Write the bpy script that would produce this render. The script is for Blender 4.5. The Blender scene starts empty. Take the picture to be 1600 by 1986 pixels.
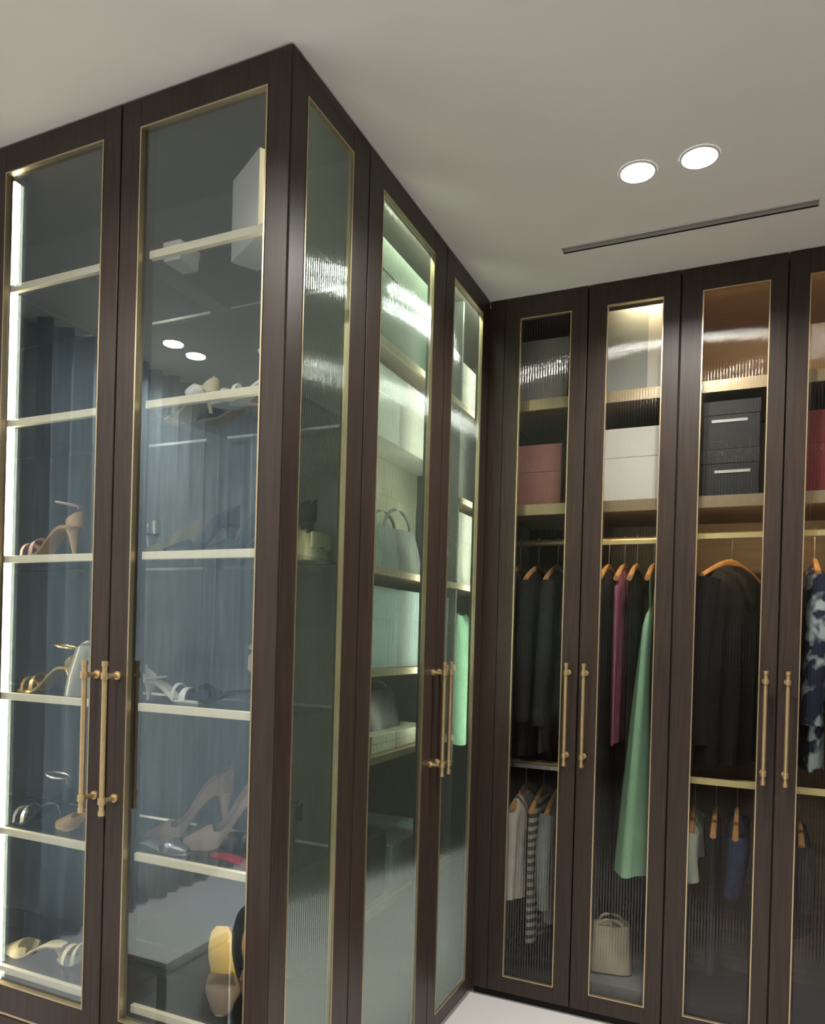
import bpy, bmesh, math, random
from mathutils import Vector, Matrix
random.seed(7)
PI = math.pi
S = bpy.context.scene
COL = S.collection

# ------------------------------------------------------------------ camera
cam_d = bpy.data.cameras.new('camera'); cam = bpy.data.objects.new('camera', cam_d); COL.objects.link(cam)
CAM = Vector((0.9619, -1.3980, 1.3854))
YAW, PITCH, ROLL, FPX = -0.42936, -0.00453, 0.02725, 1456.9
fw = Vector((math.sin(YAW)*math.cos(PITCH), math.cos(YAW)*math.cos(PITCH), math.sin(PITCH)))
rt = Vector((math.cos(YAW), -math.sin(YAW), 0)); up = rt.cross(fw)
r2 = rt*math.cos(ROLL)+up*math.sin(ROLL); u2 = up*math.cos(ROLL)-rt*math.sin(ROLL)
cam.matrix_world = Matrix(((r2.x, u2.x, -fw.x, CAM.x), (r2.y, u2.y, -fw.y, CAM.y), (r2.z, u2.z, -fw.z, CAM.z), (0, 0, 0, 1)))
cam_d.sensor_fit = 'HORIZONTAL'; cam_d.sensor_width = 36; cam_d.lens = FPX/1600*36
cam_d.shift_x = 7.2/1600; cam_d.shift_y = 249.0/1600; cam_d.clip_start = 0.02
S.camera = cam
# ------------------------------------------------------------------ world, exposure
w = bpy.data.worlds.new('world'); S.world = w; w.use_nodes = True
w.node_tree.nodes['Background'].inputs[0].default_value = (0.53, 0.555, 0.57, 1)
w.node_tree.nodes['Background'].inputs[1].default_value = 4.2
S.view_settings.view_transform = 'Standard'; S.view_settings.look = 'None'
S.view_settings.gamma = 1; S.view_settings.use_curve_mapping = False
S.view_settings.exposure = 0.12
cy = S.cycles; cy.adaptive_threshold = 0.03; cy.max_bounces = 6; cy.diffuse_bounces = 3; cy.glossy_bounces = 3; cy.transmission_bounces = 2; cy.transparent_max_bounces = 16; cy.caustics_reflective = False; cy.caustics_refractive = False
# ------------------------------------------------------------------ main dimensions
H, L = 2.70, 1.384           # ceiling height, depth of the side run
DL = [(0.635, 0.763), (0.797, 0.759), (-1.483, -1.247), (-1.487, -1.404), (0.66, -1.36), (0.82, -1.36), (1.75, 0.76), (1.91, 0.76), (1.75, -1.36), (1.91, -1.36), (-0.55, -2.55), (-0.39, -2.55), (-1.485, -2.45), (-1.485, -2.61), (-0.30, -0.78), (-0.46, -0.78)]  # last two pairs are added, unseen, to brighten curtain and shoe cabinet front
DOWNLIGHT_W = 8.0

# ------------------------------------------------------------------ materials
MATS = {}
def nodes_of(name):
    m = bpy.data.materials.new(name); m.use_nodes = True
    nt = m.node_tree; return m, nt, nt.nodes, nt.links
def mat(name, col, rough=0.6, metal=0.0, var=0.08, scale=18.0, bump=0.0, spec=0.5, stretch=(1, 1, 1), sheen=0.0):
    m, nt, N, K = nodes_of(name)
    b = N['Principled BSDF']
    tc = N.new('ShaderNodeTexCoord'); mp = N.new('ShaderNodeMapping'); mp.inputs['Scale'].default_value = stretch
    no = N.new('ShaderNodeTexNoise'); no.inputs['Scale'].default_value = scale; no.inputs['Detail'].default_value = 5
    K.new(tc.outputs['Object'], mp.inputs[0]); K.new(mp.outputs[0], no.inputs['Vector'])
    rp = N.new('ShaderNodeValToRGB')
    rp.color_ramp.elements[0].position = 0.3; rp.color_ramp.elements[1].position = 0.7
    c0 = [max(0, c*(1-var)) for c in col]; c1 = [min(1, c*(1+var)) for c in col]
    rp.color_ramp.elements[0].color = (*c0, 1); rp.color_ramp.elements[1].color = (*c1, 1)
    K.new(no.outputs['Fac'], rp.inputs[0]); K.new(rp.outputs[0], b.inputs['Base Color'])
    b.inputs['Roughness'].default_value = rough; b.inputs['Metallic'].default_value = metal
    b.inputs['Specular IOR Level'].default_value = spec
    if sheen: b.inputs['Sheen Weight'].default_value = sheen
    if bump:
        bp = N.new('ShaderNodeBump'); bp.inputs['Strength'].default_value = bump; bp.inputs['Distance'].default_value = 0.002
        K.new(no.outputs['Fac'], bp.inputs['Height']); K.new(bp.outputs[0], b.inputs['Normal'])
    MATS[name] = m; return m
def emit(name, col, strength):
    m, nt, N, K = nodes_of(name)
    N.remove(N['Principled BSDF']); e = N.new('ShaderNodeEmission')
    e.inputs[0].default_value = (*col, 1); e.inputs[1].default_value = strength
    K.new(e.outputs[0], N['Material Output'].inputs[0]); MATS[name] = m; return m
def pane_mat(name, tint, refl, f90, rough=0.0, haze=0.0, haze_col=(1, 1, 1), rcol=(1, 1, 1)):
    """coated glass pane: tinted see-through, mirror reflection on the outer faces, optional diffusing haze"""
    m, nt, N, K = nodes_of(name)
    N.remove(N['Principled BSDF'])
    tr = N.new('ShaderNodeBsdfTransparent'); tr.inputs[0].default_value = (*[math.sqrt(c) for c in tint], 1)
    gl = N.new('ShaderNodeBsdfGlossy'); gl.inputs[0].default_value = (*rcol, 1); gl.inputs['Roughness'].default_value = rough
    base = tr
    if haze:
        tl = N.new('ShaderNodeBsdfTranslucent'); tl.inputs[0].default_value = (*haze_col, 1)
        df = N.new('ShaderNodeBsdfDiffuse'); df.inputs[0].default_value = (*haze_col, 1)
        mh = N.new('ShaderNodeMixShader'); mh.inputs[0].default_value = 0.5
        K.new(tl.outputs[0], mh.inputs[1]); K.new(df.outputs[0], mh.inputs[2])
        mx0 = N.new('ShaderNodeMixShader'); mx0.inputs[0].default_value = haze
        K.new(tr.outputs[0], mx0.inputs[1]); K.new(mh.outputs[0], mx0.inputs[2]); base = mx0
    lw = N.new('ShaderNodeLayerWeight'); lw.inputs['Blend'].default_value = 0.5
    pw = N.new('ShaderNodeMath'); pw.operation = 'POWER'; pw.inputs[1].default_value = 4.0; K.new(lw.outputs['Facing'], pw.inputs[0])
    ma = N.new('ShaderNodeMath'); ma.operation = 'MULTIPLY_ADD'; ma.inputs[1].default_value = f90-refl; ma.inputs[2].default_value = refl
    K.new(pw.outputs[0], ma.inputs[0])
    ge = N.new('ShaderNodeNewGeometry'); iv = N.new('ShaderNodeMath'); iv.operation = 'SUBTRACT'; iv.inputs[0].default_value = 1.0
    K.new(ge.outputs['Backfacing'], iv.inputs[1])
    mu = N.new('ShaderNodeMath'); mu.operation = 'MULTIPLY'; K.new(ma.outputs[0], mu.inputs[0]); K.new(iv.outputs[0], mu.inputs[1])
    mx = N.new('ShaderNodeMixShader'); K.new(mu.outputs[0], mx.inputs[0]); K.new(base.outputs[0], mx.inputs[1]); K.new(gl.outputs[0], mx.inputs[2])
    K.new(mx.outputs[0], N['Material Output'].inputs[0]); MATS[name] = m; return m

mat('ceiling_paint', (0.82, 0.805, 0.75), 0.85, var=0.02, scale=3)
mat('wall_paint', (0.74, 0.72, 0.69), 0.85, var=0.03, scale=4)
mat('floor_marble', (0.86, 0.84, 0.85), 0.25, var=0.03, scale=2.5)
mat('walnut', (0.041, 0.028, 0.022), 0.40, spec=0.32, var=0.22, scale=9, stretch=(14, 14, 0.7), bump=0.05)
mat('walnut_inner', (0.052, 0.040, 0.034), 0.5, var=0.2, scale=8, stretch=(10, 10, 0.8))
mat('walnut_lit', (0.27, 0.185, 0.11), 0.5, var=0.12, scale=8, stretch=(1, 10, 10))  # paler copy of the walnut, warm strip glow put into its colour
mat('charcoal_panel', (0.080, 0.085, 0.086), 0.5, var=0.1, scale=6)
mat('gap_shade', (0.006, 0.005, 0.004), 0.8)  # near-black for plinths, shade of the toe recess put into the colour
mat('champagne', (0.56, 0.45, 0.29), 0.34, metal=0.8, var=0.05, scale=30)
mat('shelf_trim', (0.93, 0.84, 0.61), 0.45, metal=0.0, var=0.04, scale=12)
mat('brass', (0.74, 0.56, 0.31), 0.40, metal=0.85, var=0.07, scale=40)
mat('steel', (0.6, 0.6, 0.6), 0.3, metal=1.0, var=0.05)
mat('grey_metal', (0.36, 0.35, 0.32), 0.6, var=0.05)
mat('lamp_ring', (0.8, 0.8, 0.78), 0.5, var=0.02)
pane_mat('clear_glass', (0.84, 0.87, 0.88), 0.25, 0.85, rcol=(0.86, 0.95, 1.0))
pane_mat('reeded_green', (0.62, 0.74, 0.66), 0.22, 0.8, rough=0.08, haze=0.05, haze_col=(0.45, 0.56, 0.50), rcol=(0.80, 0.92, 0.86))
pane_mat('reeded_clear', (0.76, 0.76, 0.74), 0.05, 0.6, rough=0.06)
pane_mat('shelf_glass', (0.72, 0.76, 0.78), 0.05, 0.5)
emit('led_warm', (1.0, 0.90, 0.62), 14)
emit('led_shelf', (1.0, 0.78, 0.46), 16)
emit('led_top', (1.0, 0.78, 0.46), 70)
emit('door_fill', (1.0, 0.95, 0.80), 26)
emit('led_side', (1.0, 0.93, 0.74), 85)
mat('lit_bar', (0.80, 0.70, 0.34), 0.4, metal=0.3, var=0.05)  # does not emit; the yellow LED light is put into the bar's colour
emit('lamp_face', (1.0, 0.97, 0.95), 30)
pane_mat('window_glass', (0.85, 0.88, 0.9), 0.05, 0.6)
def curtain_mat():
    m, nt, N, K = nodes_of('curtain_cloth'); N.remove(N['Principled BSDF'])
    tc = N.new('ShaderNodeTexCoord'); mp = N.new('ShaderNodeMapping'); mp.inputs['Scale'].default_value = (6, 6, 0.3)
    no = N.new('ShaderNodeTexNoise'); no.inputs['Scale'].default_value = 9; rp = N.new('ShaderNodeValToRGB')
    rp.color_ramp.elements[0].color = (0.26, 0.32, 0.35, 1); rp.color_ramp.elements[1].color = (0.66, 0.70, 0.72, 1)  # dark and light streaks put extra pleat shading into the cloth colour
    K.new(tc.outputs['Object'], mp.inputs[0]); K.new(mp.outputs[0], no.inputs['Vector']); K.new(no.outputs['Fac'], rp.inputs[0])
    d = N.new('ShaderNodeBsdfDiffuse'); t = N.new('ShaderNodeBsdfTranslucent'); x = N.new('ShaderNodeMixShader'); x.inputs[0].default_value = 0.42
    K.new(rp.outputs[0], d.inputs[0]); K.new(rp.outputs[0], t.inputs[0]); K.new(d.outputs[0], x.inputs[1]); K.new(t.outputs[0], x.inputs[2])
    K.new(x.outputs[0], N['Material Output'].inputs[0]); MATS['curtain_cloth'] = m
curtain_mat()

# ------------------------------------------------------------------ mesh helpers
WL = {}
def link(o, parent, loc):
    COL.objects.link(o)
    if parent is not None:
        o.parent = parent; o.location = loc - WL[parent.name]
    else: o.location = loc
    WL[o.name] = loc.copy()
def add(name, bm, m, parent=None, smooth=False, label=None, cat=None, group=None, kind=None):
    """bm is in world coordinates; the object's origin goes to the base of the mesh"""
    vs = [v.co for v in bm.verts]
    lo = Vector((min(v.x for v in vs), min(v.y for v in vs), min(v.z for v in vs)))
    hi = Vector((max(v.x for v in vs), max(v.y for v in vs), max(v.z for v in vs)))
    c = Vector(((lo.x+hi.x)/2, (lo.y+hi.y)/2, lo.z))
    bmesh.ops.recalc_face_normals(bm, faces=bm.faces)
    for v in bm.verts: v.co -= c
    me = bpy.data.meshes.new(name); bm.to_mesh(me); bm.free()
    if smooth:
        for p in me.polygons: p.use_smooth = True
        try: me.set_sharp_from_angle(angle=math.radians(40))
        except Exception: pass
    for mm in (m if isinstance(m, (list, tuple)) else [m]): me.materials.append(MATS[mm])
    o = bpy.data.objects.new(name, me); link(o, parent, c)
    if label: o['label'] = label
    if cat: o['category'] = cat
    if group: o['group'] = group
    if kind: o['kind'] = kind
    return o
def thing(name, loc, label, cat, group=None):
    o = bpy.data.objects.new(name, None); o.empty_display_size = 0.1
    link(o, None, Vector(loc)); o['label'] = label; o['category'] = cat
    if group: o['group'] = group
    return o
def bx(bm, x0, x1, y0, y1, z0, z1, bev=0.0):
    r = bmesh.ops.create_cube(bm, size=1)
    for v in r['verts']:
        v.co = Vector(((x0+x1)/2+v.co.x*(x1-x0), (y0+y1)/2+v.co.y*(y1-y0), (z0+z1)/2+v.co.z*(z1-z0)))
    if bev:
        es = {e for v in r['verts'] for e in v.link_edges}
        bmesh.ops.bevel(bm, geom=list(es), offset=bev, segments=2, affect='EDGES', profile=0.5)
    return bm
def box(*a, bev=0.0):
    return bx(bmesh.new(), *a, bev=bev)
def tube(bm, pts, r, n=8, cap=True):
    pts = [Vector(p) for p in pts]; rings = []
    rr = r if isinstance(r, (list, tuple)) else [r]*len(pts)
    ref = None
    for i, p in enumerate(pts):
        t = (pts[min(i+1, len(pts)-1)]-pts[max(i-1, 0)]).normalized()
        if ref is None:
            ref = Vector((0, 0, 1)) if abs(t.z) < 0.9 else Vector((1, 0, 0))
        a = t.cross(ref).normalized(); b = t.cross(a).normalized(); ref = b.cross(t) if False else ref
        rings.append([bm.verts.new(p+(a*math.cos(2*PI*k/n)+b*math.sin(2*PI*k/n))*rr[i]) for k in range(n)])
    for i in range(len(rings)-1):
        for k in range(n):
            bm.faces.new((rings[i][k], rings[i][(k+1) % n], rings[i+1][(k+1) % n], rings[i+1][k]))
    if cap:
        bm.faces.new(rings[0][::-1]); bm.faces.new(rings[-1])
    return bm
def loft(bm, rings, cap=True, closed=True):
    R = [[bm.verts.new(Vector(p)) for p in r] for r in rings]; n = len(R[0])
    for i in range(len(R)-1):
        for k in range(n if closed else n-1):
            bm.faces.new((R[i][k], R[i][(k+1) % n], R[i+1][(k+1) % n], R[i+1][k]))
    if cap and closed:
        bm.faces.new(R[0][::-1]); bm.faces.new(R[-1])
    return bm
def lerp(a, b, t): return a+(b-a)*t
def curve(tab, t):
    for (a, va), (b, vb) in zip(tab, tab[1:]):
        if t <= b:
            s = (t-a)/(b-a); s = s*s*(3-2*s); return lerp(va, vb, s)
    return tab[-1][1]

# local frames: a face has origin o, width axis u, outward normal n
def place(bm, o, u, n):
    o, u, n = Vector(o), Vector(u), Vector(n)
    M = Matrix(((u.x, n.x, 0, o.x), (u.y, n.y, 0, o.y), (0, 0, 1, o.z), (0, 0, 0, 1)))
    bm.transform(M); return bm
def handle_bm(u0, z0, z1):
    bm = bmesh.new(); off = 0.042
    tube(bm, [(u0, off, z0), (u0, off, z1)], 0.0065, 10)
    for z in (z0+0.03, z1-0.03):
        tube(bm, [(u0, 0.0, z), (u0, off+0.004, z)], 0.006, 8)
        tube(bm, [(u0, 0.0, z), (u0, 0.005, z)], 0.011, 10)
        tube(bm, [(u0, off, z-0.008), (u0, off, z+0.008)], 0.0098, 10)
    for z in (z0, z1):
        tube(bm, [(u0, off, z-0.006), (u0, off, z+0.006)], 0.0082, 10)
    return bm
def reeded_bm(u0, u1, z0, z1, n0, n1, pitch=0.010, amp=0.00130):
    """pane with vertical rounded reeds on its outer face"""
    bm = bmesh.new(); k = max(1, round((u1-u0)/pitch))*8
    fr = []; 
    for i in range(k+1):
        u = lerp(u0, u1, i/k); y = n1+amp*math.cos(2*PI*(i/8.0))
        fr.append((bm.verts.new((u, y, z0)), bm.verts.new((u, y, z1))))
    for a, b in zip(fr, fr[1:]): bm.faces.new((a[0], b[0], b[1], a[1]))
    b0, b1, b2, b3 = [bm.verts.new(p) for p in ((u0, n0, z0), (u1, n0, z0), (u1, n0, z1), (u0, n0, z1))]
    bm.faces.new((b0, b3, b2, b1))
    bm.faces.new([b0, b1]+[f[0] for f in reversed(fr)]); bm.faces.new([b3]+[f[1] for f in fr]+[b2])
    bm.faces.new((b0, fr[0][0], fr[0][1], b3)); bm.faces.new((b1, b2, fr[-1][1], fr[-1][0]))
    return bm
def door(parent, o, u, n, w, z0, z1, st, glass, handle=None, name='door', tint_label=None):
    """framed glass door: st = (left stile, right stile, top rail, bottom rail)"""
    T = 0.022; g = 0.0015
    sl, sr, stp, sb = st
    bm = bmesh.new()
    bx(bm, g, sl, -T, 0, z0, z1, 0.0015); bx(bm, w-sr, w-g, -T, 0, z0, z1, 0.0015)
    bx(bm, sl, w-sr, -T, -0.0005, z1-stp, z1, 0.001); bx(bm, sl, w-sr, -T, -0.0005, z0, z0+sb, 0.001)
    d = add(name, place(bm, o, u, n), 'walnut', parent)
    a, b, c, e = sl, w-sr, z0+sb, z1-stp
    bm = bmesh.new(); t = 0.004
    bx(bm, a, a+t, -0.012, 0.0018, c, e); bx(bm, b-t, b, -0.012, 0.0018, c, e)
    bx(bm, a+t, b-t, -0.012, 0.0018, c, c+t); bx(bm, a+t, b-t, -0.012, 0.0018, e-t, e)
    add('gold_trim', place(bm, o, u, n), 'champagne', d)
    if glass == 'clear_glass':
        bm = box(a+t*.5, b-t*.5, -0.010, -0.005, c+t*.5, e-t*.5)
        add('glass_pane', place(bm, o, u, n), glass, d)
    else:
        bm = reeded_bm(a+t*.5, b-t*.5, c+t*.5, e-t*.5, -0.012, -0.005, amp=(0.0012 if name == 'glazed_side' else 0.0017) if glass == 'reeded_green' else 0.0013)
        add('glass_pane', place(bm, o, u, n), glass, d, smooth=True)
    if handle is not None:
        add('handle', place(handle_bm(handle, 0.935, 1.300), o, u, n), 'brass', d, smooth=True, label='slim brass bar handle')
    return d

# ------------------------------------------------------------------ room shell
X0, X1, Y0, Y1 = -1.90, 2.12, -3.20, 2.00
add('floor', box(X0, X1, Y0, Y1, -0.06, 0.0), 'floor_marble', kind='structure')
# ceiling with an opening for the slot diffuser
sx0, sx1, sy0, sy1 = 0.345, 1.105, 1.088, 1.132
bm = bmesh.new()
for a, b, c, d in ((X0, sx0, Y0, Y1), (sx1, X1, Y0, Y1), (sx0, sx1, Y0, sy0), (sx0, sx1, sy1, Y1)):
    bx(bm, a, b, c, d, H, H+0.08)
add('ceiling', bm, 'ceiling_paint', kind='structure')
add('wall_back', box(X0, X1, Y1, Y1+0.08, 0, H), 'wall_paint', kind='structure')
add('wall_front', box(X0, X1, Y0-0.08, Y0, 0, H), 'walnut', kind='structure')
bm = bmesh.new()
for y0, y1, z0, z1 in ((Y0, -3.02, 0, H), (-0.88, Y1, 0, H), (-3.02, -0.88, 0, 0.12), (-3.02, -0.88, 2.67, H)):
    bx(bm, X0-0.08, X0, y0, y1, z0, z1)
add('wall_left', bm, 'wall_paint', kind='structure')
wn = bmesh.new()
for y0, y1, z0, z1 in ((-3.02, -2.97, 0.12, 2.67), (-0.92, -0.88, 0.12, 2.67), (-1.97, -1.92, 0.17, 2.62), (-2.97, -0.92, 0.12, 0.17), (-2.97, -0.92, 2.62, 2.67)):
    bx(wn, X0-0.06, X0-0.02, y0, y1, z0, z1)
wn = add('window_1', wn, 'lamp_ring', kind='structure')
for y0, y1 in ((-2.97, -1.97), (-1.92, -0.92)):
    add('window_pane', box(X0-0.045, X0-0.039, y0, y1, 0.17, 2.62), 'window_glass', wn)
add('wall_right', box(X1, X1+0.08, Y0, Y1, 0, H), 'walnut', kind='structure')

# curtain along the left wall (seen mirrored in the shoe cabinet glass)
bm = bmesh.new(); n = 260; prev = None
for i in range(n+1):
    y = lerp(-0.80, -3.14, i/n)
    x = -1.80+0.034*math.sin(y*58)+0.010*math.sin(y*23+1)
    cur = [bm.verts.new((x+0.006*math.sin(y*31+z*2), y, z)) for z in (0.015, 0.9, 1.8, 2.695)]
    if prev:
        for k in range(3): bm.faces.new((prev[k], cur[k], cur[k+1], prev[k+1]))
    prev = cur
add('curtain', bm, 'curtain_cloth', smooth=True, label='blue-grey pleated curtain mirrored in the shoe cabinet glass', cat='curtain')
# downlights
for i, (x, y) in enumerate(DL):
    bm = bmesh.new()
    ring = []
    for (r, z) in ((0.052, H-0.0002), (0.052, H-0.003), (0.046, H-0.0045), (0.044, H-0.0015)):
        ring.append([(x+r*math.cos(2*PI*k/28), y+r*math.sin(2*PI*k/28), z) for k in range(28)])
    loft(bm, ring, cap=False)
    lab = {0: 'round recessed ceiling downlight, left one of the lit pair above the slot vent',
           1: 'round recessed ceiling downlight, right one of the lit pair above the slot vent',
           2: 'round downlight mirrored in shoe cabinet glass, left one of the reflected pair',
           3: 'round downlight mirrored in shoe cabinet glass, right one of the reflected pair'}.get(i, 'unseen round ceiling downlight outside the picture')
    t = thing('ceiling_downlight', (x, y, H-0.005), lab, 'downlight', 'recessed ceiling downlights')
    add('ring', bm, 'lamp_ring', t, smooth=True)
    bm = bmesh.new(); bmesh.ops.create_circle(bm, cap_ends=True, radius=0.0445, segments=28, matrix=Matrix.Translation((x, y, H-0.0018)))
    bm2 = bmesh.new(); loft(bm2, [[(x+0.0445*math.cos(2*PI*k/28), y+0.0445*math.sin(2*PI*k/28), z) for k in range(28)] for z in (H-0.0022, H-0.0008)]); bm.free()
    add('lamp', bm2, 'lamp_face', t)
    ld = bpy.data.lights.new('downlight_beam', 'AREA'); ld.shape = 'DISK'; ld.size = 0.085; ld.energy = DOWNLIGHT_W; ld.color = (1.0, 0.955, 0.865); ld.spread = math.radians(150)
    lo = bpy.data.objects.new('downlight_beam', ld); COL.objects.link(lo); lo.parent = t; lo.location = (0, 0, -0.003)

# slot diffuser
t = thing('slot_vent', (0.725, 1.11, H-0.003), 'long narrow linear air slot in the ceiling near the wardrobe', 'vent')
bm = bmesh.new()
bx(bm, sx0-0.006, sx1+0.006, sy0-0.006, sy0, H-0.003, H+0.05); bx(bm, sx0-0.006, sx1+0.006, sy1, sy1+0.004, H-0.0015, H+0.05)
bx(bm, sx0-0.006, sx0, sy0, sy1, H-0.003, H+0.05); bx(bm, sx1, sx1+0.006, sy0, sy1, H-0.003, H+0.05)
add('frame', bm, 'lamp_ring', t)
add('slot_back', box(sx0, sx1, sy0, sy1, H+0.004, H+0.05), 'grey_metal', t)
add('blade', box(sx0, sx1, 1.1085, 1.1115, H+0.0005, H+0.004), 'grey_metal', t)

# ------------------------------------------------------------------ shoe cabinet (faces the camera on the left)
AX0, AD = -1.44, 0.372
A = thing('shoe_cabinet', (-0.72, 0.19, 0.0), 'dark walnut glass-door shoe display cabinet in the left foreground', 'cabinet')
add('top_panel', box(AX0, 0, 0.024, AD, 2.672, 2.694), 'walnut_inner', A)
add('back_panel', box(AX0, -0.022, AD, AD+0.012, 0.02, 2.694), 'charcoal_panel', A)
add('end_panel', box(AX0-0.02, AX0, 0.0, AD+0.012, 0.0, 2.694), 'walnut', A)
add('bottom_panel', box(AX0, -0.024, 0.024, AD, 0.335, 0.36), 'walnut_inner', A)
add('plinth', box(AX0, -0.03, 0.05, AD, 0.0, 0.03), 'walnut', A)
for i, (a, b) in enumerate(((-0.503, -0.001), (-0.98, -0.505), (-1.438, -0.982))):
    add('drawer_front', box(a+0.0015, b-0.0015, 0.0, 0.022, 0.032, 0.330, bev=0.0015), 'walnut', A)
add('gold_line', box(AX0, -0.002, 0.004, 0.022, 0.3315, 0.3385), 'champagne', A)
ST = (0.062, 0.062, 0.072, 0.075)
door(A, (-0.503, 0, 0), (1, 0, 0), (0, -1, 0), 0.502, 0.340, 2.694, ST, 'clear_glass', handle=0.033)
door(A, (-0.980, 0, 0), (1, 0, 0), (0, -1, 0), 0.475, 0.340, 2.694, (0.056, 0.057, 0.072, 0.075), 'clear_glass', handle=0.475-0.033)
door(A, (-1.438, 0, 0), (1, 0, 0), (0, -1, 0), 0.456, 0.340, 2.694, ST, 'clear_glass')
add('front_post', box(-0.505, -0.437, 0.026, 0.050, 0.36, 2.672), 'walnut_inner', A)
add('front_post', box(-0.975, -0.942, 0.026, 0.060, 0.36, 2.672), 'walnut_inner', A)
led = add('led_strip', box(-0.942, -0.926, 0.028, 0.046, 0.365, 2.615), 'led_warm', A, label='glowing warm vertical light strip')
add('led_strip', box(-0.050, -0.040, 0.028, 0.038, 0.40, 2.60), 'led_warm', A)
SHZ = [2.318, 1.946, 1.570, 1.192, 0.818, 0.438]
for z in SHZ:
    for (a, b) in ((-0.432, -0.024), (-0.940, -0.506), (AX0, -0.976)):
        s = add('shelf', box(a, b, 0.040, 0.350, z-0.005, z+0.005), 'shelf_glass', A)
        add('shelf_trim', box(a+0.003, b-(0.04 if b > -0.1 else 0.0), 0.026, 0.040, z-0.010, z+0.010, bev=0.0015), 'shelf_trim', s, label='pale champagne shelf front edge')
        bm = box(a, b, 0.350, 0.353, z-0.0035, z+0.0035)
        add('shelf_back_edge', bm, 'steel', s)
# glazed return of the shoe cabinet (first panel of the side run)
bmn = 'side_panel'
door(A, (0, 0.002, 0), (0, 1, 0), (1, 0, 0), 0.370, 0.030, 2.694, (0.063, 0.088, 0.072, 0.06), 'reeded_green', name='glazed_side')

# ------------------------------------------------------------------ side wardrobe (reeded doors of the return)
BX, BY0, BY1 = -0.58, 0.390, 1.985
B = thing('reeded_wardrobe', (-0.29, 1.18, 0.0), 'dark walnut wardrobe with greenish reeded glass doors on the receding return', 'wardrobe')
add('top_panel', box(BX, -0.024, BY0, BY1, 2.672, 2.694), 'walnut_inner', B)
add('back_panel', box(BX-0.012, BX, BY0, BY1, 0.0, 2.694), 'charcoal_panel', B)
add('end_panel', box(BX, -0.024, BY1-0.012, BY1, 0.03, 2.672), 'charcoal_panel', B)
add('side_panel', box(BX, -0.024, BY0-0.004, BY0+0.012, 0.03, 2.672), 'charcoal_panel', B)
add('bottom_panel', box(BX, -0.024, BY0, BY1, 0.03, 0.05), 'walnut_inner', B)
add('plinth', box(BX, -0.022, BY0, 1.38, 0.0, 0.029), 'gap_shade', B)
door(B, (0, 0.374, 0), (0, 1, 0), (1, 0, 0), 0.554, 0.032, 2.694, (0.078, 0.105, 0.072, 0.055), 'reeded_green', handle=0.554-0.028)
door(B, (0, 0.930, 0), (0, 1, 0), (1, 0, 0), 0.452, 0.032, 2.694, (0.066, 0.084, 0.072, 0.055), 'reeded_green', handle=0.028)
for a, b in ((0.40, 0.43), (0.90, 0.96), (1.33, 1.386)):
    add('leak_stop', box(-0.031, -0.0235, a, b, 0.05, 2.672), 'walnut_inner', B)  # added strips behind the door gaps, they block leaking LED light
add('leak_stop', box(-0.031, -0.0002, 1.3865, 1.43, 0.05, 2.672), 'walnut_inner', B)
BSZ = [2.27, 1.915, 1.585, 1.275, 1.010, 0.545]
for z in BSZ:
    y1 = BY1-0.014 if z > 1.5 else 1.283
    y0 = 1.299 if z == 1.915 else BY0+0.014
    s = add('shelf', box(BX, -0.076, y0, y1, z-0.009, z+0.009), 'walnut_lit', B)
    add('shelf_trim', box(-0.076, -0.064, y0, y1, z-0.012, z+0.010), 'champagne', s)
add('hanging_rail', tube(bmesh.new(), [(-0.26, 1.285, 1.50), (-0.26, BY1-0.012, 1.50)], 0.012, 10), 'brass', B, smooth=True)
add('led_strip', box(-0.045, -0.035, BY0+0.02, BY1-0.03, 2.655, 2.668), 'led_side', B)
for y, z0, z1 in ((0.425, 1.30, 2.60), (0.975, 1.05, 2.60), (1.437, 0.90, 2.60)):
    add('led_strip', box(-0.044, -0.034, y, y+0.010, z0, z1), 'door_fill', B)  # added strips hidden behind the stiles, fill light for the contents
add('partition', box(BX, -0.075, 1.284, 1.298, 0.05, 2.672), 'charcoal_panel', B)

# ------------------------------------------------------------------ wardrobes along the back
def back_unit(label, x0, x1, doors, filler, warm, leds):
    t = thing('wardrobe', ((x0+x1)/2, 1.69, 0.0), label, 'wardrobe', 'walnut wardrobes along the back wall')
    bk = 'walnut_lit' if warm else 'walnut_inner'  # units that look lit get the walnut with glow in its colour
    yb = 1.985
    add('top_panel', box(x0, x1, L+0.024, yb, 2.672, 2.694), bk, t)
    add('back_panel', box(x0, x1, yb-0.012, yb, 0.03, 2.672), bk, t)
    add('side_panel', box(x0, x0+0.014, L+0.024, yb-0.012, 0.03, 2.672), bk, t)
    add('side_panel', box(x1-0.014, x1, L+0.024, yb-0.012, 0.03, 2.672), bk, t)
    add('bottom_panel', box(x0, x1, L+0.024, yb, 0.03, 0.05), 'charcoal_panel', t)
    add('plinth', box(x0, x1, L+0.020, L+0.04, 0.0, 0.029), 'gap_shade', t)
    if filler: add('filler_strip', box(0.0008, filler, L, L+0.022, 0.032, 2.694), 'walnut', t)
    for a, b, st, hd in doors:
        add('leak_stop', box(max(a-0.02, x0), a+0.02, L+0.0235, L+0.030, 0.05, 2.672), 'walnut_inner', t)  # added behind the door gap to keep inner light from leaking out
        if b == x1: add('leak_stop', box(b-0.03, b, L+0.0235, L+0.030, 0.05, 2.672), 'walnut_inner', t)
        door(t, (a, L, 0), (1, 0, 0), (0, -1, 0), b-a, 0.032, 2.694, st, 'reeded_clear', handle=hd)
    return t
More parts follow.
